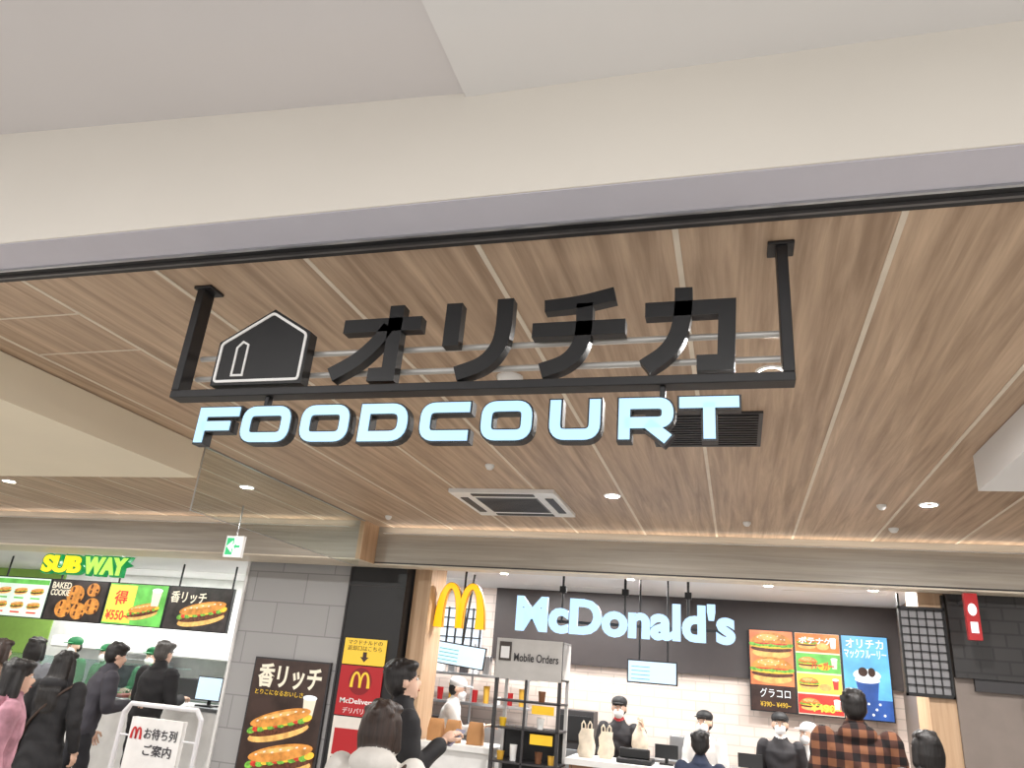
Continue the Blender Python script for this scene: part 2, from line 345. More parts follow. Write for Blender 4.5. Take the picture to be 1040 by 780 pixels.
# ------------------------------------------------------------------ main hanging sign
root=bpy.data.objects.new('hanging_food_court_sign',None); scene.collection.objects.link(root)
b=B(); Y0,Y1=1.995,2.055
b.box(-1.89,.175,Y0,Y1,2.408,2.436,FRAME); b.box(-1.89,-1.858,Y0,Y1,2.436,CZ-.01,FRAME); b.box(.143,.175,Y0,Y1,2.436,CZ-.01,FRAME)
b.box(-1.90,-1.825,Y0-.01,Y1+.01,CZ-.012,CZ,FRAME); b.box(.12,.195,Y0-.01,Y1+.01,CZ-.012,CZ,FRAME)
for x in(-1.50,-.185): b.box(x-.008,x+.008,2.01,2.035,2.34,2.408,FRAME)
b.obj('frame',root,bevel=.003)
b=B()
for z in(2.585,2.505): b.cyl((-1.858,2.07,z),(.143,2.07,z),.010,M('rod_grey',(190,188,184),.35,metal=.3))
b.obj('support_rods',root)
def glyph(ox,oz,w,h,strokes,name):
    b=B()
    for pts,wd,mode in strokes:
        pts=[(ox+p[0]*w,oz+p[1]*h) for p in pts]
        if mode=='s': pts=smooth_path(pts)
        n=len(pts); ws=[h*(wd[0]+(wd[1]-wd[0])*i/(n-1)) for i in range(n)]
        b.strip(pts,ws,2.0,2.04,BLACKM)
    return b.obj(name,root)
gz,gh=2.448,.272
glyph(-1.28,gz,.315,gh,[([(.10,.745),(1,.745)],(.18,.18),'l'),([(.70,1.0),(.70,.085),(.47,.085)],(.19,.17),'l'),([(.63,.72),(.50,.50),(.30,.28),(.03,.10)],(.17,.19),'s')],'kana_o')
glyph(-.885,gz,.235,gh,[([(.13,.98),(.13,.42)],(.20,.20),'l'),([(.87,1.0),(.87,.60),(.80,.36),(.60,.17),(.25,.06)],(.20,.18),'s')],'kana_ri')
glyph(-.585,gz,.29,gh,[([(.12,.87),(.50,.90),(.88,.98)],(.15,.17),'s'),([(.0,.565),(1,.565)],(.18,.18),'l'),([(.56,.88),(.56,.52),(.50,.30),(.36,.15),(.12,.06)],(.19,.18),'s')],'kana_chi')
glyph(-.245,gz,.27,gh,[([(.03,.745),(.91,.745),(.88,.09),(.58,.09)],(.18,.18),'l'),([(.45,1.0),(.44,.70),(.38,.42),(.25,.22),(.03,.06)],(.19,.19),'s')],'kana_ka')
b=B(); hp=[(-1.735,2.45),(-1.735,2.615),(-1.535,2.735),(-1.375,2.64),(-1.375,2.45)]
b.prism(hp,2.0,2.045,BLACKM)
def inset(P,d):
    out=[]; n=len(P)
    for i in range(n):
        p=Vector(P[i]); a=(Vector(P[i-1])-p).normalized(); q=(Vector(P[(i+1)%n])-p).normalized(); bi=(a+q).normalized()
        s=abs(a.x*bi.y-a.y*bi.x); out.append(p+bi*d/max(s,.3))
    return out
b.strip(rpath(inset(hp,.014),.012,True),.009,1.996,2.0,PAPERW,closed=True)
b.strip([(-1.655,2.485),(-1.655,2.59),(-1.635,2.612),(-1.612,2.60),(-1.612,2.485)],.007,1.996,2.0,PAPERW,closed=True)
b.obj('house_emblem',root)
XS=[(-1.758,-1.603),(-1.580,-1.401),(-1.353,-1.184),(-1.138,-.978),(-.928,-.772),(-.727,-.573),(-.513,-.367),(-.308,-.158),(-.137,.022)]
H=.124; s=.033; i_=s/2; z0=2.241
def letter(ch,W):
    r=.032
    if ch=='F': return [([(i_,0),(i_,H-i_),(W,H-i_)],0,0),([(i_,H*.47),(W*.82,H*.47)],0,0)]
    if ch=='O': return [([(i_,i_),(i_,H-i_),(W-i_,H-i_),(W-i_,i_)],r,1)]
    if ch=='D': return [([(i_,i_),(i_,H-i_),(W-i_,H-i_),(W-i_,i_)],[0,0,r*1.3,r*1.3],1)]
    if ch=='C': return [([(W,H-i_),(i_,H-i_),(i_,i_),(W,i_)],r,0)]
    if ch=='U': return [([(i_,H),(i_,i_),(W-i_,i_),(W-i_,H)],r,0)]
    if ch=='R': return [([(i_,0),(i_,H-i_),(W-i_,H-i_),(W-i_,H*.40),(i_,H*.40)],[0,0,r,r,0],0),([(W*.52,H*.40),(W-i_*.9,0)],0,0)]
    if ch=='T': return [([(0,H-i_),(W,H-i_)],0,0),([(W/2,0),(W/2,H-i_)],0,0)]
for n_,(ch,(xa,xb)) in enumerate(zip('FOODCOURT',XS)):
    xa=xa*.988-.002; xb=xb*.988+.004
    b=B(); 
    for pts,r,cl in letter(ch,xb-xa):
        P=[(xa+p[0],z0+p[1]) for p in pts]; P=rpath(P,r,bool(cl)) if r else P
        b.strip(P,s+.010,1.995,2.032,BLACKM,bool(cl),ext=.005); b.strip(P,s-.001,1.990,1.995,SIGNB,bool(cl),ext=-.001)
    b.obj('letter_'+ch+str(n_),root)

# ------------------------------------------------------------------ hamburger restaurant front
root=bpy.data.objects.new('burger_restaurant_sign',None); scene.collection.objects.link(root)
t=text(root,"McDonald's",-2.04,-.01,2.0,2.34,7.2,SIGNW,.02,.04,'letters')
b=B()
for x in(-1.6,-1.0,-.42): b.cyl((x,7.24,2.1),(x,7.24,2.58),.012,BLACK)
for x in(-1.6,-1.0,-.42): b.box(x-.03,x+.03,7.22,7.28,2.38,2.44,BLACK)
b.box(-2.0,-.05,7.235,7.255,2.10,2.125,BLACK); b.obj('hanger',root)
root=bpy.data.objects.new('golden_arch_sign',None); scene.collection.objects.link(root)
b=B(); 
def arch(cx,rx,zb,h,flip):
    pts=[];ws=[]
    for i in range(25):
        th=math.pi*i/24; x=-math.cos(th); z=max(0,math.sin(th))**.75
        pts.append((cx+x*rx,zb+z*h)); q=(1+x)/2 if flip else (1-x)/2
        ws.append(.045+.035*q*(1-z)+.008)
    return pts,ws
for cx,fl in((-2.725,0),(-2.50,1)):
    p,wd=arch(cx,.105,1.985,.40,fl); b.strip(p,wd,7.16,7.20,YEL); b.strip(p,[q+.012 for q in wd],7.165,7.21,M('arch_edge',(190,130,20),.4))
b.obj('arches',root); b=B(); b.cyl((-2.6,7.22,2.2),(-2.6,7.22,2.58),.012,BLACK); b.obj('hanger',root)

RED=E('poster_red',(190,30,36),.6); CR=E('poster_cream',(240,228,204),.85); YE=E('poster_yellow',(245,200,60),.8)
BUN=E('bun',(205,135,60),1.,.35,14); BUN2=E('bun_light',(232,176,100),1.,.3,18); PAT=E('patty',(92,48,28),.9,.6,40); LET=E('lettuce',(110,170,60),1.,.5,40); CHE=E('cheese',(250,190,60),1.,.2); TOM=E('tomato',(200,60,40),1.,.4,40)
DBR=E('dark_brown',(58,32,24),.8,.5,8); SKY=E('screen_blue',(96,172,226),1.2,.25,4); NVY=E('screen_navy',(40,80,150),1.1,.3,6); WH=E('screen_white',(240,244,246),1.1); ORG=E('screen_orange',(240,120,50),1.1,.3,8); GRN=E('screen_green',(100,180,80),1.15,.3,5); SDK=E('screen_dark',(44,36,34),1.,.7,6); SRED=E('screen_red',(215,60,50),1.1,.3,6); SYE=E('screen_yellow',(250,212,84),1.1,.12,6)
def burger(b,cx,cz,w,y):
    h=w*.62
    b.disc(cx,cz-h*.30,w*.46,h*.2,y,BUN2); b.disc(cx,cz-h*.14,w*.5,h*.13,y-.0015,PAT); b.disc(cx,cz-h*.04,w*.51,h*.09,y-.003,CHE)
    for k in range(7): b.disc(cx+w*(-.42+.14*k),cz+h*.03,w*.11,h*(.09+.02*(k%2)),y-.0045-.0001*k,LET)
    b.disc(cx-w*.2,cz+h*.07,w*.2,h*.05,y-.0054,TOM); b.disc(cx+w*.2,cz+h*.07,w*.2,h*.05,y-.0055,TOM)
    b.disc(cx,cz+h*.08,w*.49,h*.42,y-.006,BUN,a0=0,a1=180); b.disc(cx-w*.08,cz+h*.30,w*.26,h*.12,y-.0066,BUN2)
    for k in range(9): b.disc(cx+w*(-.32+.08*k),cz+h*(.28+.09*math.sin(k*2.3)),w*.018,h*.02,y-.0075,CR)
def sub(b,cx,cz,w,y,tilt=.2):
    def sh(dx,dz,rx,rz,mat,yy): 
        n=22; b.poly([(cx+(dx+rx*math.cos(6.283*i/n))*w,cz+(dz+rz*math.sin(6.283*i/n)+tilt*(dx+rx*math.cos(6.283*i/n)))*w) for i in range(n)],yy,mat)
    sh(0,-.1,.48,.1,BUN2,y); sh(0,-.03,.5,.09,PAT,y-.0015); 
    for k in range(12): sh(-.44+.08*k,.005+.015*(k%2),.07,.045,(LET,TOM,LET,CHE)[k%4],y-.003-.0002*k)
    sh(0,.10,.48,.10,BUN,y-.006); sh(-.05,.14,.3,.03,BUN2,y-.0066)
    for k in range(7): sh(-.36+.12*k,.12+.02*(k%2),.02,.012,CR,y-.0075)
def cup(b,cx,cz,w,h,y,m1,m2):
    b.poly([(cx-w*.36,cz-h/2),(cx+w*.36,cz-h/2),(cx+w*.5,cz+h*.35),(cx-w*.5,cz+h*.35)],y,m1); b.disc(cx,cz+h*.36,w*.54,h*.12,y-.0015,m2)
def screen(b,x0,x1,z0,z1,y,mat,th=.05):
    b.box(x0,x1,y+.004,y+th,z0,z1,BLACK); b.rect(x0+.012,x1-.012,z0+.012,z1-.012,y,mat)

root=bpy.data.objects.new('menu_screens',None); scene.collection.objects.link(root)
b=B(); Y=8.84
X0,X1=.12,1.50; W=(X1-X0)/3; Z0,Z1=1.46,2.28
screen(b,X0,X0+W,Z0,Z1,Y,SRED); screen(b,X0+W,X0+2*W,Z0,Z1,Y,CR); screen(b,X0+2*W,X1,Z0,Z1,Y,SKY)
b.rect(X0+.012,X0+W-.012,Z0+.012,Z0+.26,Y-.002,DBR); b.rect(X0+.012,X0+W-.012,Z0+.26,Z1-.012,Y-.002,E('screen_salmon',(226,124,76),1.1,.35,5))
for k in range(2): burger(b,X0+W/2,Z0+.41+k*.25,W*.92,Y-.004)
x=X0+W
for k in range(4): b.rect(x+.014,x+W-.014,Z0+.02+k*.2,Z0+.205+k*.2,Y-.002,(SRED,SYE,GRN,ORG)[k])
for k in range(4):
    burger(b,x+W*.28,Z0+.11+k*.2,W*.42,Y-.004); b.disc(x+W*.62,Z0+.08+k*.2,.06,.035,Y-.004,(CHE,BUN2)[k%2]); cup(b,x+W*.84,Z0+.12+k*.2,.06,.11,Y-.006,(WH,SRED,CR,WH)[k],WH)
x=X0+2*W; b.rect(x+.012,X1-.012,Z0+.012,Z0+.2,Y-.002,NVY); cup(b,x+W*.5,Z0+.29,.22,.26,Y-.004,NVY,WH); b.disc(x+W*.5,Z0+.43,.13,.06,Y-.007,WH); b.disc(x+W*.42,Z0+.46,.045,.045,Y-.009,DBR); b.disc(x+W*.60,Z0+.46,.035,.045,Y-.010,DBR)
for k in range(10): b.disc(x+.05+.035*k,Z0+.06+.05*((k*7)%3),.012,.012,Y-.004,WH)
for k in range(3): b.disc(x+.07+.05*k,Z0+.10,.03,.03,Y-.005,DBR)
b.obj('screens',root)
text(root,'オリチカ',x+.05,X1-.05,Z1-.13,Z1-.04,Y-.005,WH,bold=.01); text(root,'マックフルーリー',x+.03,X1-.03,Z1-.23,Z1-.14,Y-.005,WH,bold=.01)
text(root,'グラコロ',X0+.10,X0+W-.06,Z0+.14,Z0+.23,Y-.005,WH); text(root,'¥390~ ¥490~',X0+.10,X0+W-.06,Z0+.05,Z0+.10,Y-.005,YE); text(root,'¥490~',X0+W+.13,X0+2*W-.03,Z0+.04,Z0+.12,Y-.014,SYE,bold=.02)
text(root,'バーガー',X0+W+.16,X0+2*W-.08,Z0+.45,Z0+.53,Y-.014,SRED,bold=.02); text(root,'ポテナゲ',X0+W+.05,X0+2*W-.08,Z0+.70,Z0+.77,Y-.014,WH,bold=.02)
b=B(); SP=E('screen_pale',(206,228,242),1.1)
screen(b,-.99,-.53,1.625,1.83,7.4,SP)
for k in range(4): b.rect(-.95,-.78,1.66+k*.035,1.667+k*.035,7.398,SKY)
for x in(-.88,-.62): b.cyl((x,7.43,1.8),(x,7.43,2.57),.009,BLACK)
b.obj('order_display')
b=B(); screen(b,-.26,.26,-.11,.11,0,SP); 
for k in range(4): b.rect(-.22,-.02,-.07+k*.035,-.06+k*.035,-.002,E('screen_green2',(120,190,190),1.))
b.cyl((0,.03,.1),(0,.03,.82),.012,BLACK); b.obj('order_display',loc=(-2.72,7.6,1.745),rot=(0,math.radians(5),math.radians(12)))

b=B()
b.box(-3.5,-2.95,8.93,8.97,1.75,2.32,E('window_glow',(225,235,245),1.0))
for i in range(6): b.box(-3.5+i*.106,-3.485+i*.106,8.90,8.93,1.75,2.32,BLACK)
for i in range(6): b.box(-3.5,-2.95,8.90,8.93,1.75+i*.11,1.762+i*.11,BLACK)
b.obj('window_1')
b=B(); LB=M('lattice_back',(150,149,152),.5)
b.box(1.28,1.60,6.93,6.945,1.72,2.36,LB)
for i in range(6): b.box(1.28+i*.062,1.288+i*.062,6.91,6.93,1.72,2.36,BLACK)
for i in range(11): b.box(1.28,1.60,6.91,6.93,1.72+i*.063,1.727+i*.063,BLACK)
b.box(1.27,1.285,6.905,6.95,1.70,2.48,BLACK); b.box(1.595,1.61,6.905,6.95,1.70,2.48,BLACK); b.box(1.27,1.61,6.905,6.95,1.70,1.72,BLACK); b.box(1.27,1.61,6.905,6.95,2.36,2.38,BLACK)
b.obj('lattice_panel')
b=B(); b.box(1.67,1.76,6.55,6.60,2.12,2.46,M('red_panel',(170,30,34),.4)); b.disc(1.715,2.34,.03,.045,6.548,WH); b.rect(1.69,1.74,2.17,2.25,6.547,WH); b.box(1.70,1.72,6.6,6.86,2.40,2.43,DGREY); b.obj('red_projecting_sign')

b=B(); b.box(-1.42,1.38,7.02,7.45,0,.93,M('counter_front',(150,112,84),.5)); b.box(-1.45,1.40,6.97,7.48,.93,.98,LWHITE)
for i in range(8): b.box(-1.4+i*.35,-1.395+i*.35,7.015,7.02,0,.93,DGREY)
b.obj('service_counter',bevel=.004)
b=B(); b.box(-2.84,-2.14,7.02,7.45,0,.93,LWHITE); b.box(-2.85,-2.12,6.97,7.48,.93,.98,LWHITE); b.obj('pickup_counter',bevel=.004)
root=bpy.data.objects.new('mobile_order_shelf',None); scene.collection.objects.link(root)
LGF=M('cabinet_grey',(196,194,192),.45)
b=B(); x0,x1,y0,y1=-2.10,-1.49,6.86,7.22
for x in(x0,x1-.03):
    for y in(y0,y1-.03): b.box(x,x+.03,y,y+.03,0,1.91,DGREY if y<7 else LGF)
for z in(.03,.35,.62,.89,1.16,1.38,1.58): b.box(x0,x1,y0,y1,z,z+.015,DGREY)
b.box(x0,x1,y0,y1,1.89,1.91,LGF); b.box(x1-.012,x1,y0+.03,y1-.03,1.58,1.9,LGF); b.box(x0,x1,y1-.01,y1,0,1.16,BLACK)
b.box(-1.82,-1.80,y0,y0+.02,0,1.58,DGREY); b.obj('rack',root,bevel=.002)
b=B(); b.box(x0,x1,y0-.02,y0-.005,1.57,1.91,M('grey_header',(176,173,170),.5)); b.box(x0+.03,x0+.14,y0-.03,y0-.02,1.72,1.88,M('bag_icon',(60,52,48),.5)); b.box(x0+.045,x0+.125,y0-.033,y0-.03,1.74,1.84,WHITE); b.obj('header_panel',root)
text(root,'Mobile Orders',x0+.17,x1-.03,1.72,1.79,y0-.026,DGREY,bold=.012)
b=B()
for z,ks in((.905,(0,1,3,4)),(1.175,(0,3)),(1.395,(3,))):
    for k in ks:
        xx=x0+.07+k*.115; mt=(M('carton_brown',(120,78,50),.7),M('carton_yellow',(220,170,60),.6),PAPERW,M('tag_yellow',(236,190,40),.5))[(k+int(z*10))%4]
        h=.07+.02*((k*3)%4); b.loft([(xx,y0+.12,z,.026,.026),(xx,y0+.12,z+h,.034,.034)],mt)
b.box(x1-.25,x1-.05,y0-.004,y0,1.30,1.37,M('tag_yellow',(236,190,40),.5)); b.box(x1-.25,x1-.05,y0-.004,y0,1.06,1.14,M('tag_yellow',(236,190,40),.5))
b.obj('cups_and_tags',root)
b=B(); b.box(-3.6,-2.2,8.3,8.8,0,.9,STEEL); b.box(-3.6,-2.2,8.55,8.85,1.25,1.28,STEEL); b.box(-3.6,-2.2,8.55,8.85,1.55,1.58,STEEL)
for x in(-3.58,-2.9,-2.24): b.cyl((x,8.6,.9),(x,8.6,1.9),.014,STEEL)
for k in range(9):
    x=-3.45+k*.14; b.loft([(x,8.7,1.28,.03,.03),(x,8.7,1.28+.08+.05*(k%3),.038,.038)],(PAPERW,RED,M('carton_yellow',(220,170,60),.6))[k%3])
    b.box(x-.04,x+.04,8.6,8.7,1.58,1.66+.04*((k*3)%4),(DGREY,PAPERW,STEEL)[k%3])
b.box(-3.5,-3.0,8.35,8.6,.9,1.12,DGREY); b.box(-2.8,-2.4,8.35,8.6,.9,1.05,STEEL); b.obj('kitchen_worktop',bevel=.004)
b=B(); b.box(-2.0,.0,8.6,8.9,0,.92,STEEL); b.box(-1.9,-1.5,8.62,8.9,.92,1.30,DGREY); b.box(-1.88,-1.52,8.60,8.62,1.0,1.25,BLACK); b.box(-.7,-.3,8.65,8.9,.92,1.15,STEEL); b.obj('drinks_station',bevel=.005)
def paper_bag(x,y,z,w,h,mat,name='paper_bag'):
    b=B(); b.loft([(x,y,z,w/2,w*.35),(x,y,z+h*.5,w/2,w*.33),(x,y,z+h*.85,w*.46,w*.2),(x,y,z+h,w*.44,w*.05)],mat,16,.35); b.obj(name)
KR=M('kraft_paper',(176,128,82),.8,bump=.2)
for x in(-2.55,-2.33,-2.72): paper_bag(x,7.15,.98,.15,.19,KR)
PLB=M('plastic_bag_white',(222,208,188),.4,bump=.6,scale=16,var=.15)
def plastic_bag(x,y,z,w,h):
    b=B(); b.loft([(x,y,z,w*.36,w*.26),(x,y,z+h*.12,w*.5,w*.32),(x+.01,y,z+h*.35,w*.46,w*.28),(x-.005,y,z+h*.6,w*.42,w*.2),(x+.01,y,z+h*.80,w*.34,w*.08)],PLB,20,.8)
    for sx in(-1,1):
        b.tube([(x+sx*w*.28,y,z+h*.76),(x+sx*w*.28,y,z+h*.92),(x+sx*w*.18,y,z+h),(x+sx*w*.08,y,z+h*.9),(x+sx*w*.07,y,z+h*.76)],.006,PLB)
    b.obj('plastic_carrier_bag')
plastic_bag(-1.31,7.2,.98,.16,.29); plastic_bag(-1.15,7.3,.98,.15,.27)
b=B(); b.box(-1.02,-.72,7.05,7.35,.98,1.02,BLACK); b.box(-1.0,-.74,7.1,7.12,1.02,1.10,BLACK); b.obj('card_terminal_tray',bevel=.01)
for x in(-.62,.08,.95):
    b=B(); b.cyl((x,7.35,.98),(x,7.35,1.04),.015,BLACK); b.box(x-.10,x+.10,7.33,7.35,1.03,1.14,BLACK); b.box(x-.06,x+.06,7.30,7.42,.98,.992,BLACK); b.obj('cash_register')

root=bpy.data.objects.new('pillar_poster',None); scene.collection.objects.link(root)
b=B(); y=6.83; b.box(-3.63,-3.19,y,y+.009,1.575,1.81,YE); b.box(-3.63,-3.19,y,y+.009,1.13,1.565,RED); b.box(-3.63,-3.19,y,y+.009,.62,1.12,M('poster_white',(220,214,206),.6))
for cx,fl in((-3.455,0),(-3.365,1)):
    p,wd=arch(cx,.042,1.375,.13,fl); b.strip(p,[q*.36 for q in wd],y-.004,y-.001,YE)
b.disc(-3.41,1.43,.12,.12,y-.0008,E('poster_red_dark',(150,20,28),.5))
b.poly([(-3.40,1.60),(-3.445,1.645),(-3.42,1.645),(-3.42,1.69),(-3.38,1.69),(-3.38,1.645),(-3.355,1.645)],y-.003,DBR)
b.rect(-3.60,-3.22,.80,1.02,y-.003,RED); b.rect(-3.60,-3.22,.65,.78,y-.003,SDK); b.obj('sheets',root)
text(root,'マクドナルドの',-3.59,-3.23,1.755,1.795,y-.004,DBR); text(root,'返却口はこちら',-3.59,-3.23,1.70,1.745,y-.004,DBR); text(root,'McDelivery',-3.59,-3.23,1.22,1.28,y-.004,PAPERW,bold=.01); text(root,'デリバリー',-3.55,-3.27,1.15,1.2,y-.004,PAPERW)
root=bpy.data.objects.new('sandwich_poster',None); scene.collection.objects.link(root)
b=B(); y=6.86; b.box(-4.60,-3.76,y,y+.03,.42,1.57,DGREY); b.rect(-4.585,-3.775,.435,1.555,y-.002,E('poster_dark',(66,46,38),.55,.5,5))
b.poly([(-4.57,.44),(-3.79,.44),(-3.79,.75),(-4.57,.55)],y-.003,E('board_wood',(120,78,48),.5,.4,10))
sub(b,-4.2,.98,.66,y-.006,.25); sub(b,-4.13,.68,.70,y-.016,.2); cup(b,-3.92,1.17,.14,.2,y-.004,CR,WH)
b.obj('board',root)
text(root,'香リッチ',-4.53,-3.83,1.30,1.52,y-.006,CR,bold=.03); text(root,'とりこになるおいしさ',-4.53,-4.0,1.235,1.28,y-.006,YE)
# ------------------------------------------------------------------ sandwich shop
root=bpy.data.objects.new('sandwich_shop_sign',None); scene.collection.objects.link(root)
SG=E('sub_green',(0,140,70),.9); SY=E('sub_yellow',(255,225,40),1.15); SW=E('sub_white',(190,235,100),1.15)
ZA,ZB=2.26,2.49
text(root,'SUB',-7.76,-7.14,ZA,ZB,6.98,SG,.03,.09); text(root,'WAY',-7.17,-6.50,ZA,ZB,6.98,SG,.03,.09)
text(root,'SUB',-7.73,-7.17,ZA+.018,ZB-.018,6.94,SY,.008,.045); text(root,'WAY',-7.13,-6.54,ZA+.018,ZB-.018,6.94,SW,.008,.045)
b=B(); b.poly([(-6.58,ZB-.04),(-6.44,ZB-.10),(-6.58,ZB-.14)],6.95,SG); b.box(-7.6,-6.6,7.01,7.03,2.34,2.36,STEEL)
for x in(-7.5,-6.7): b.cyl((x,7.02,2.36),(x,7.02,2.58),.01,STEEL)
b.obj('bracket',root)
root=bpy.data.objects.new('sandwich_menu_screens',None); scene.collection.objects.link(root)
b=B(); Y=8.0; xs=[-9.6,-8.66,-7.72,-6.78,-5.84]; Z0,Z1=1.785,2.30
mats=[E('screen_pale_green',(214,232,214),1.05,.1,4),SDK,GRN,SDK]
for k in range(4): screen(b,xs[k]+.01,xs[k+1]-.01,Z0,Z1,Y,mats[k])
b.rect(xs[0]+.03,xs[1]-.03,Z1-.09,Z1-.03,Y-.002,GRN)
for r in range(2):
    for c in range(3):
        sub(b,xs[0]+.19+c*.28,Z0+.15+r*.18,.22,Y-.004,.1); b.rect(xs[0]+.10+c*.28,xs[0]+.26+c*.28,Z0+.055+r*.18,Z0+.075+r*.18,Y-.004,(SRED,GRN)[r])
for k,(cx,cz,r) in enumerate(((.30,.15,.13),(.55,.13,.12),(.75,.2,.12),(.45,.33,.14),(.72,.4,.1))):
    b.disc(xs[1]+cx,Z0+cz,r,r*.85,Y-.004-.002*k,BUN)
    for j in range(9): b.disc(xs[1]+cx+r*.65*math.cos(j*2.1),Z0+cz+r*.6*math.sin(j*1.7),.018,.014,Y-.0055-.002*k,PAT)
b.rect(xs[2]+.03,xs[2]+.45,Z0+.03,Z1-.03,Y-.002,SYE); sub(b,xs[2]+.62,Z0+.18,.46,Y-.006,.2); cup(b,xs[2]+.78,Z0+.36,.15,.22,Y-.016,CR,WH)
sub(b,xs[3]+.55,Z0+.20,.68,Y-.006,.18)
for k in range(5):
    x=xs[k]; b.cyl((min(x+.1,-5.9),Y+.04,Z1-.05),(min(x+.1,-5.9),Y+.04,2.57),.012,BLACK)
b.obj('screens',root)
text(root,'BAKED',xs[1]+.05,xs[1]+.36,Z1-.12,Z1-.04,Y-.02,CR,bold=.02); text(root,'COOKIE',xs[1]+.05,xs[1]+.36,Z1-.21,Z1-.13,Y-.02,CR,bold=.02)
text(root,'¥550~',xs[2]+.06,xs[2]+.42,Z0+.06,Z0+.18,Y-.006,SRED,bold=.02); text(root,'得',xs[2]+.14,xs[2]+.34,Z0+.24,Z0+.42,Y-.006,SRED,bold=.02); text(root,'香リッチ',xs[3]+.06,xs[3]+.58,Z1-.2,Z1-.06,Y-.02,CR,bold=.02)
b=B(); b.box(-10.5,-5.15,7.3,7.85,0,.98,LWHITE); b.box(-10.5,-5.15,7.28,7.87,.98,1.02,STEEL)
b.box(-10.5,-5.9,7.30,7.31,1.02,1.36,GLASSB); b.box(-10.5,-5.9,7.30,7.6,1.36,1.375,GLASSB)
for x in(-10.4,-9.2,-8,-6.8,-5.92): b.cyl((x,7.33,1.02),(x,7.33,1.37),.012,STEEL)
for k in range(12):
    b.box(-10.2+k*.34,-9.95+k*.34,7.38,7.75,1.02,1.05,(LET,M('food_red',(180,60,40),.6),M('food_tan',(200,160,100),.6))[k%3])
b.obj('sandwich_counter',bevel=.004)
b=B(); b.box(-10.2,-5.2,9.15,9.7,0,.95,STEEL); b.box(-9.9,-5.3,9.45,9.76,1.45,1.62,LWHITE); b.box(-9.9,-5.3,9.44,9.45,1.47,1.60,E('hood_light',(250,250,245),1.0))
b.box(-8.6,-7.8,9.2,9.65,.95,1.38,STEEL); b.box(-8.55,-7.85,9.19,9.2,1.0,1.3,BLACK); b.box(-6.6,-6.0,9.2,9.65,.95,1.3,LWHITE); b.box(-7.4,-6.9,9.3,9.65,.95,1.2,DGREY); b.obj('back_counter_ovens',bevel=.005)
b=B(); b.cyl((-5.5,7.5,1.035),(-5.5,7.5,1.12),.02,BLACK); b.box(-5.66,-5.34,7.45,7.48,1.08,1.32,BLACK); b.rect(-5.65,-5.35,1.09,1.31,7.447,SP); b.box(-5.6,-5.4,7.4,7.6,1.021,1.035,BLACK); b.obj('order_terminal')
root=bpy.data.objects.new('queue_information_stand',None); scene.collection.objects.link(root)
b=B(); WT=M('white_tube',(225,225,228),.3); y=4.76
b.tube([(-4.17,y,.02),(-4.17,y,1.14),(-4.12,y,1.2),(-3.57,y,1.2),(-3.52,y,1.14),(-3.52,y,.02)],.016,WT)
b.tube([(-4.17,y,.35),(-3.52,y,.35)],.012,WT)
for x in(-4.17,-3.52): b.box(x-.02,x+.02,y-.22,y+.22,0,.03,WT)
b.obj('tube_frame',root)
b=B(); b.box(-4.07,-3.64,y-.02,y+.02,.42,1.12,PAPERW)
b.box(-4.07,-3.64,y-.024,y-.02,.42,.46,M('stand_grey',(150,150,155),.5)); b.rect(-3.95,-3.75,.60,.80,y-.026,M('stand_red',(200,40,40),.5))
for cx,fl in((-4.025,0),(-3.985,1)):
    p,wd=arch(cx,.018,.985,.07,fl); b.strip(p,[q*.2 for q in wd],y-.026,y-.022,M('stand_red',(200,40,40),.5))
for z in(.5,1.0): b.cyl((-4.17,y,z),(-3.52,y,z),.006,WT)
b.obj('board',root)
TXG=M('text_grey',(60,60,65),.6)
text(root,'お待ち列',-3.94,-3.67,.99,1.06,y-.024,TXG,bold=.01); text(root,'ご案内',-3.92,-3.69,.89,.96,y-.024,TXG,bold=.01)

# ------------------------------------------------------------------ people
SKIN=M('skin',(216,178,156),.55,var=.04); HAIRB=M('hair_black',(24,20,20),.5,var=.5,scale=60,stretch=(1,1,.1),bump=.6); HAIRG=M('hair_grey',(78,74,72),.5,var=.3,scale=60,stretch=(1,1,.1),bump=.6); HAIRD=M('hair_brown',(46,32,26),.5,var=.4,scale=60,stretch=(1,1,.1),bump=.6)
MASKM=M('mask_white',(236,238,240),.7); EYEW=M('eye_white',(235,235,232),.3); EYED=M('eye_dark',(30,22,20),.2); LIP=M('lips',(170,96,88),.5); SHOE=M('shoe_black',(28,26,26),.4)
CB=M('coat_black',(28,27,30),.8,bump=.6,scale=11); CN=M('jacket_charcoal',(56,54,62),.8,bump=.6,scale=11); CP=M('coat_pink',(176,128,142),.8,bump=.6,scale=11,var=.3); CW=M('coat_cream',(206,202,196),.85,bump=.6,scale=14); CBR=M('coat_brown',(104,84,70),.85,bump=.5,scale=12); CNV=M('jacket_navy',(40,48,70),.8,bump=.5,scale=12); CGY=M('jacket_grey',(120,122,128),.85,bump=.5,scale=12)
UW=M('uniform_white',(226,224,222),.7,bump=.3); UB=M('uniform_black',(36,34,38),.7,bump=.3); UG=M('uniform_green',(60,130,80),.7); PT=M('trousers_dark',(34,34,40),.8); CAPB=M('cap_black',(22,22,24),.6); CAPG=M('cap_green',(30,120,70),.6); CAPW=M('cap_white',(225,225,225),.7); PL=plaid(); CPT=M('coat_patterned',(84,82,84),.8,var=.85,scale=45)
UR=M('uniform_red',(170,34,40),.6); STRAP=M('bag_strap',(60,44,36),.6)
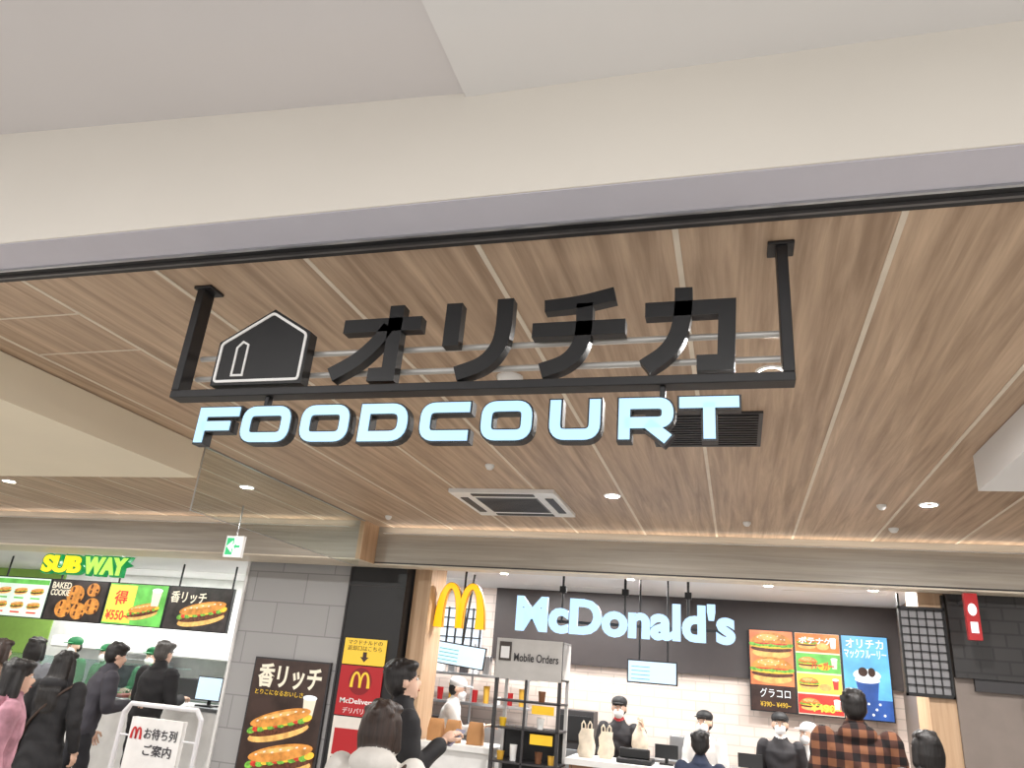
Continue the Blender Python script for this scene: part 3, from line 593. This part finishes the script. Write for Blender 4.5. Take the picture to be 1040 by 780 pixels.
class Fig:
    def __init__(s): s.v=[];s.f=[];s.pr=[]; s.ex=B()
    def _loft(s,C,RX,RY,u,v,n=18):
        C=[Vector(c) for c in C]; d0=(C[1]-C[0]).normalized(); d1=(C[-1]-C[-2]).normalized()
        r0=min(RX[0],RY[0]); r1=min(RX[-1],RY[-1])
        rings=[(C[0]-d0*r0*.95,.3,0),(C[0]-d0*r0*.7,.7,0)]+[(c,1,i) for i,c in enumerate(C)]+[(C[-1]+d1*r1*.7,.7,-1),(C[-1]+d1*r1*.95,.3,-1)]
        o=len(s.v)
        for c,k,i in rings:
            for a in range(n):
                t=2*math.pi*a/n; s.v.append(tuple(c+u*(math.cos(t)*RX[i]*k)+v*(math.sin(t)*RY[i]*k)))
        m=len(rings)
        for j in range(m-1):
            for a in range(n):
                b_=(a+1)%n; s.f.append((o+j*n+a,o+j*n+b_,o+(j+1)*n+b_,o+(j+1)*n+a))
        s.f.append(tuple(o+a for a in reversed(range(n)))); s.f.append(tuple(o+(m-1)*n+a for a in range(n)))
    def loft(s,C,RX,RY,u,v,tag):
        s._loft(C,RX,RY,Vector(u),Vector(v))
        for i in range(len(C)-1): s.pr.append(('s',Vector(C[i]),Vector(C[i+1]),(RX[i],RY[i]),(RX[i+1],RY[i+1]),Vector(u),Vector(v),tag))
    def limb(s,P,Rr,tag):
        for i in range(len(P)-1):
            a=Vector(P[i]);b_=Vector(P[i+1]); d=(b_-a).normalized(); u=d.orthogonal().normalized(); v=d.cross(u)
            s.loft([a,b_],[Rr[i],Rr[i+1]],[Rr[i],Rr[i+1]],u,v,tag)
    def ell(s,c,r,tag,Rm=None):
        Rm=Rm or Matrix.Identity(3); t=B(); t.ell(c,r,None,16,10,Rm); o=len(s.v); s.v+=t.v
        s.f+=[tuple(i+o for i in f) for f in t.f]; s.pr.append(('e',Vector(c),r,Rm,tag))
    def classify(s,P,bias):
        best=np.full(len(P),1e9); idx=np.zeros(len(P),int); tags=[]
        for p in s.pr:
            tag=p[-1]
            if tag not in tags: tags.append(tag)
            k=tags.index(tag)
            if p[0]=='s':
                a=np.array(p[1]);ax=np.array(p[2])-a; L=np.linalg.norm(ax); w_=ax/L
                q=P-a; t=np.clip(q@w_/L,0,1); q=q-np.outer(t,ax); rx=p[3][0]*(1-t)+p[4][0]*t; ry=p[3][1]*(1-t)+p[4][1]*t; mn=np.minimum(rx,ry)
                u=np.array(p[5]);v=np.array(p[6]); 
                d=(np.sqrt((q@u/rx)**2+(q@v/ry)**2+(q@w_/mn)**2)-1)*mn
            else:
                Rm=np.array(p[3]); q=(P-np.array(p[1]))@Rm; r=np.array(p[2]); d=(np.linalg.norm(q/r,axis=1)-1)*min(p[2])
            d=d+bias.get(tag,0); mk=d<best; best[mk]=d[mk]; idx[mk]=k
        return idx,tags
def person(name,x,y,H,head=0,lean=0,yaw=0,pitch=0,top=CB,pants=PT,hair='short',hmat=HAIRB,bulk=1.0,hem=.86,armR='down',armL='down',mask=False,cap=None,hold=None,step=0.0,hood=False,collar=None,bag=None):
    F=Fig(); L=math.radians(lean); X=Vector((1,0,0)); k=bulk
    def U(p):
        p=Vector(p)
        if p.z<=.95: return p
        dz=p.z-.95; return Vector((p.x,p.y*math.cos(L)+dz*math.sin(L),.95+dz*math.cos(L)-p.y*math.sin(L)))
    Vb=Vector((0,math.cos(L),-math.sin(L)))
    F.loft([U((0,0,z)) for z in(.88,.97,1.08,1.2,1.32,1.39,1.43)],[r*k for r in(.155,.155,.145,.16,.178,.15,.085)],[r*k for r in(.112,.112,.105,.115,.115,.09,.07)],X,Vb,'top')
    if hem<.86: F.loft([(0,0,hem),(0,0,.75),(0,0,.93)],[.20*k,.19*k,.16*k],[.15*k,.145*k,.118*k],X,Vector((0,1,0)),'top')
    for sd in(1,-1):
        st=step*sd
        F.limb([(sd*.088,0,.88),(sd*.095,.01+st*.55,.48),(sd*.10,-.02+st,.09)],[.088,.062,.048],'pants')
        F.ell((sd*.105,.045+st,.045),(.045,.125,.045),'shoe')
    F.limb([U((0,-.012,1.40)),U((0,.008,1.51))],[.056,.05],'skin')
    F.limb([U((0,-.008,1.415)),U((0,-.002,1.455))],[.085*k,.066*k],'collar' if collar else 'top')
    if hood: F.ell(U((0,-.085,1.42)),(.13,.075,.07),'top')
    Ry=Matrix.Rotation(math.radians(yaw),3,'Z')@Matrix.Rotation(-math.radians(pitch),3,'X'); Rl=Matrix.Rotation(-L*.6,3,'X'); RH=Rl@Ry
    o=Vector((0,.005,1.47)); bo=U(o)
    def Hd(p): return bo+RH@(Vector(p)-o)
    def he(c,r,t): F.ell(Hd(c),r,t,RH)
    he((0,-.004,1.605),(.077,.094,.092),'skin'); he((0,.028,1.55),(.058,.068,.082),'skin'); he((0,.055,1.50),(.03,.035,.028),'skin')
    he((0,.096,1.562),(.014,.02,.022),'skin')
    for sd in(1,-1): he((sd*.077,.0,1.575),(.011,.02,.03),'skin')
    if cap is None:
        he((0,-.016,1.625),(.088,.102,.085),'hair'); he((0,-.04,1.585),(.083,.072,.085),'hair'); he((.02,.035,1.668),(.072,.066,.036),'hair')
        rnd=random.Random(int(x*100)+7)
        for q in range(14):
            a=rnd.uniform(0,6.28); e=rnd.uniform(.25,1.3)
            he((.078*math.cos(a)*math.cos(e),-.02+.09*math.sin(a)*math.cos(e),1.628+.078*math.sin(e)),(.024,.026,.018),'hair')
    else:
        he((0,-.04,1.575),(.081,.066,.075),'hair'); he((0,-.008,1.645),(.091,.106,.068),'cap')
        F.ex.ell(Hd((0,.115,1.632)),(.066,.062,.008),cap,R=RH)
    if hair=='long':
        F.loft([Hd((0,-.045,1.62)),Hd((0,-.06,1.5)),U((0,-.115,1.36)),U((0,-.12,1.2))],[.088,.095,.115,.09],[.065,.06,.045,.03],X,Vb,'hair')
        for sd in(1,-1): F.limb([Hd((sd*.075,.01,1.62)),Hd((sd*.088,.0,1.5)),U((sd*.10,-.0,1.36))],[.026,.034,.028],'hair')
    if hair=='bob':
        F.loft([Hd((0,-.035,1.62)),Hd((0,-.04,1.54)),Hd((0,-.04,1.47))],[.093,.104,.095],[.075,.072,.055],X,Vb,'hair')
        for sd in(1,-1): F.limb([Hd((sd*.078,.02,1.62)),Hd((sd*.086,.02,1.48))],[.026,.03],'hair')
    if mask: he((0,.055,1.53),(.058,.060,.05),'mask')
    for sd in(1,-1):
        F.ex.ell(Hd((sd*.031,.083,1.588)),(.014,.008,.008),EYEW,10,6,RH); F.ex.ell(Hd((sd*.031,.089,1.588)),(.006,.004,.006),EYED,8,6,RH)
        F.ex.ell(Hd((sd*.031,.089,1.606)),(.017,.005,.003),EYED,8,6,RH)
    if not mask: F.ex.ell(Hd((0,.094,1.522)),(.021,.006,.006),LIP,10,6,RH)
    hands={}
    for sd,pose in((1,armR),(-1,armL)):
        sh=U((sd*.172*k,0,1.375))
        if pose=='down': e=Vector((.058,-.03,-.26)); w_=Vector((.075,.05,-.48))
        elif pose=='front': e=Vector((.05,.02,-.26)); w_=Vector((-.04,.22,-.23))
        elif pose=='phone': e=Vector((.04,.04,-.26)); w_=Vector((-.07,.22,-.12))
        elif pose=='raise': e=Vector((.10,.10,-.20)); w_=Vector((.12,.25,.0))
        else: e=Vector((.03,.14,-.22)); w_=Vector((.0,.38,-.16))
        e=Vector((e.x*sd,e.y,e.z)); w_=Vector((w_.x*sd,w_.y,w_.z)); el=sh+e; wr=sh+w_
        F.limb([sh,el,wr],[.068*k,.055*k,.043*k],'top')
        d=(wr-el).normalized(); nn=Vector((-sd,0,0)) if abs(d.z)>.6 else Vector((0,0,-1)); nn=(nn-d*nn.dot(d)).normalized(); ss=d.cross(nn).normalized()
        ts=ss if (ss.dot(Vector((-sd*.5,1,.5)))>0) else -ss
        RM=Matrix((ts,nn,d)).transposed(); w0=wr+d*.025
        F.ex.cyl(w0-d*.04,w0+d*.02,.026,SKIN,12,.024); F.ex.ell(w0+d*.055,(.041,.016,.052),SKIN,14,8,RM)
        for i,ln in enumerate((.068,.078,.072,.056)):
            bb=w0+d*(.092-.004*abs(i-1.5))+ts*((1.5-i)*.0205); d1=(d+nn*.45+ts*(1.5-i)*.06).normalized(); d2=(d*.55+nn).normalized(); d3=(d*.1+nn).normalized()
            p1=bb+d1*ln*.5; p2=p1+d2*ln*.32; p3=p2+d3*ln*.22
            for q0,q1,ra,rb in((bb-d*.01,p1,.0098,.009),(p1,p2,.009,.0082),(p2,p3,.0082,.0072)): F.ex.cyl(q0,q1,ra,SKIN,10,rb); F.ex.ell(q1,(rb,rb,rb),SKIN,8,6)
        t0=w0+d*.03+ts*.03; t1=t0+(d*.55+ts*.8+nn*.2).normalized()*.04; t2=t1+(d*.9+nn*.5+ts*.1).normalized()*.032
        for q0,q1,ra,rb in((t0,t1,.0125,.011),(t1,t2,.011,.009)): F.ex.cyl(q0,q1,ra,SKIN,10,rb); F.ex.ell(q1,(rb,rb,rb),SKIN,8,6)
        hands[sd]=(w0+d*.08+nn*.03,d,nn,ts)
    if hold=='phone':
        c,d,nn,ts=hands[1]; RM=Matrix((ts,nn,d)).transposed().to_4x4(); RM.translation=c; F.ex.box(-.036,.036,-.005,.005,-.06,.085,M('phone_case',(150,150,170),.3),RM)
    if hold=='bag':
        c,d,nn,ts=hands[-1]; F.ex.loft([(c.x,c.y,c.z-.26,.07,.05),(c.x,c.y,c.z-.22,.09,.06),(c.x,c.y,c.z-.12,.08,.05),(c.x,c.y,c.z-.04,.04,.03),(c.x,c.y,c.z+.02,.02,.015)],PLB)
    if bag:
        ry=.125*k
        ring=[U((.15*math.cos(t)*k*1.02+.0,ry*math.sin(t)*1.0,1.22+.20*math.cos(t))) for t in [6.2832*q/20 for q in range(21)]]
        F.ex.tube(ring,.012,bag,8)
        F.ex.loft([(-.22*k,-.03,.84,.05,.13),(-.22*k,-.03,.88,.06,.15),(-.21*k,-.03,1.03,.05,.14),(-.21*k,-.03,1.06,.03,.12)],bag,16,.6)
    me=bpy.data.meshes.new('tmp'); me.from_pydata(F.v,[],F.f); me.update(); ob=bpy.data.objects.new('tmp',me); scene.collection.objects.link(ob)
    rm=ob.modifiers.new('r','REMESH'); rm.mode='VOXEL'; rm.voxel_size=.0095; rm.adaptivity=0
    sm=ob.modifiers.new('s','SMOOTH'); sm.factor=.5; sm.iterations=4
    dg=bpy.context.evaluated_depsgraph_get(); ev=ob.evaluated_get(dg); m2=bpy.data.meshes.new_from_object(ev)
    nv=len(m2.vertices); co_=np.empty(nv*3); m2.vertices.foreach_get('co',co_); co_=co_.reshape(-1,3)
    # soft cloth folds on the clothes (below the neck)
    ph=x*3.1+y*1.7; zz=co_[:,2]; fold=.0045*np.sin(zz*42+np.sin(co_[:,0]*16+ph)*2.2+ph)*np.clip((1.38-zz)*8,0,1)*np.clip((zz-.12)*6,0,1)
    ax=co_[:,:2]/np.maximum(np.linalg.norm(co_[:,:2],axis=1,keepdims=True),.03); co_[:,:2]+=ax*fold[:,None]*k
    faces=[tuple(p.vertices) for p in m2.polygons]; cen=np.array([co_[list(f)].mean(axis=0) for f in faces])
    idx,tags=F.classify(cen,{'hair':-.003,'mask':-.004,'cap':-.004,'collar':-.003})
    bpy.data.objects.remove(ob)
    tm={'top':top,'pants':pants,'shoe':SHOE,'skin':SKIN,'hair':hmat,'mask':MASKM,'cap':cap or CAPB,'collar':collar or top}
    out=B(); out.v=[tuple(c) for c in co_]; out.f=faces; out.mi=[out.m(tm[tags[i]]) for i in idx]; out.sm=[True]*len(faces)
    off=len(out.v); out.v+=F.ex.v
    for f,mi,smo in zip(F.ex.f,F.ex.mi,F.ex.sm): out.f.append(tuple(i+off for i in f)); out.mi.append(out.m(F.ex.mats[mi])); out.sm.append(smo)
    sc=H/1.715; o=out.obj(name,loc=(x,y,0),rot=(0,0,math.radians(head))); o.scale=(sc,sc,sc); return o
person('customer_woman',-4.22,3.86,1.46,-40,top=CP,hair='long',bulk=1.1,hem=.65,hood=True)
person('customer_woman',-5.3,5.25,1.50,12,top=CB,hair='long',bulk=1.15,hem=.4,hood=True,bag=STRAP)
person('customer_woman',-7.1,6.6,1.58,20,top=CGY,hair='bob',bulk=1.05)
person('customer_woman',-6.75,5.9,1.54,-15,top=CBR,hair='bob',bulk=1.08,hem=.6,hmat=HAIRD)
person('customer_man',-5.72,6.05,1.61,-35,lean=14,top=CN,hair='short',bulk=1.15,armR='front',step=.12)
person('customer_man',-5.66,6.75,1.65,-10,lean=6,top=CB,hmat=HAIRG,bulk=1.2,armR='front',armL='front')
person('customer_woman',-1.53,3.34,1.455,10,yaw=-15,top=CW,hair='bob',bulk=1.12,hood=True,hmat=HAIRD,bag=STRAP)
person('customer_man',-1.85,4.29,1.645,-55,pitch=-10,top=CB,hair='short',bulk=1.08,armR='phone',armL='down',hold='phone')
person('kitchen_worker',-2.95,7.9,1.56,-80,lean=14,top=UW,mask=True,cap=CAPW,armR='reach',armL='front')
person('counter_worker',-1.13,7.95,1.50,180,top=UB,mask=True,cap=CAPB,armR='front',armL='raise',hold='bag',collar=UR)
person('counter_worker',-.28,7.92,1.46,160,lean=14,pitch=-12,top=UW,mask=True,cap=CAPB,armR='front',armL='front',collar=UB)
person('customer_child',-.28,6.2,1.34,0,top=CNV,hair='short')
person('counter_worker',.36,7.9,1.49,175,pitch=-5,top=UB,mask=True,cap=CAPB,collar=UW)
person('counter_worker',.70,8.1,1.44,130,lean=16,pitch=-12,top=UW,mask=True,cap=CAPW,armR='front',armL='front')
person('customer_man',.78,6.15,1.71,0,top=PL,hair='short',bulk=1.25,armR='front',armL='front',hood=True)
person('customer_woman',1.14,5.8,1.49,20,yaw=20,top=CPT,hair='bob',bulk=1.1)
person('sandwich_maker',-8.25,8.3,1.62,180,lean=6,top=UG,mask=True,cap=CAPG,armR='front',armL='front')
person('sandwich_maker',-7.75,8.35,1.57,170,lean=6,top=UG,mask=True,cap=CAPG,armR='front',armL='front')
person('sandwich_maker',-7.1,8.4,1.58,185,lean=6,top=UG,mask=True,cap=CAPG,armR='front',armL='front')
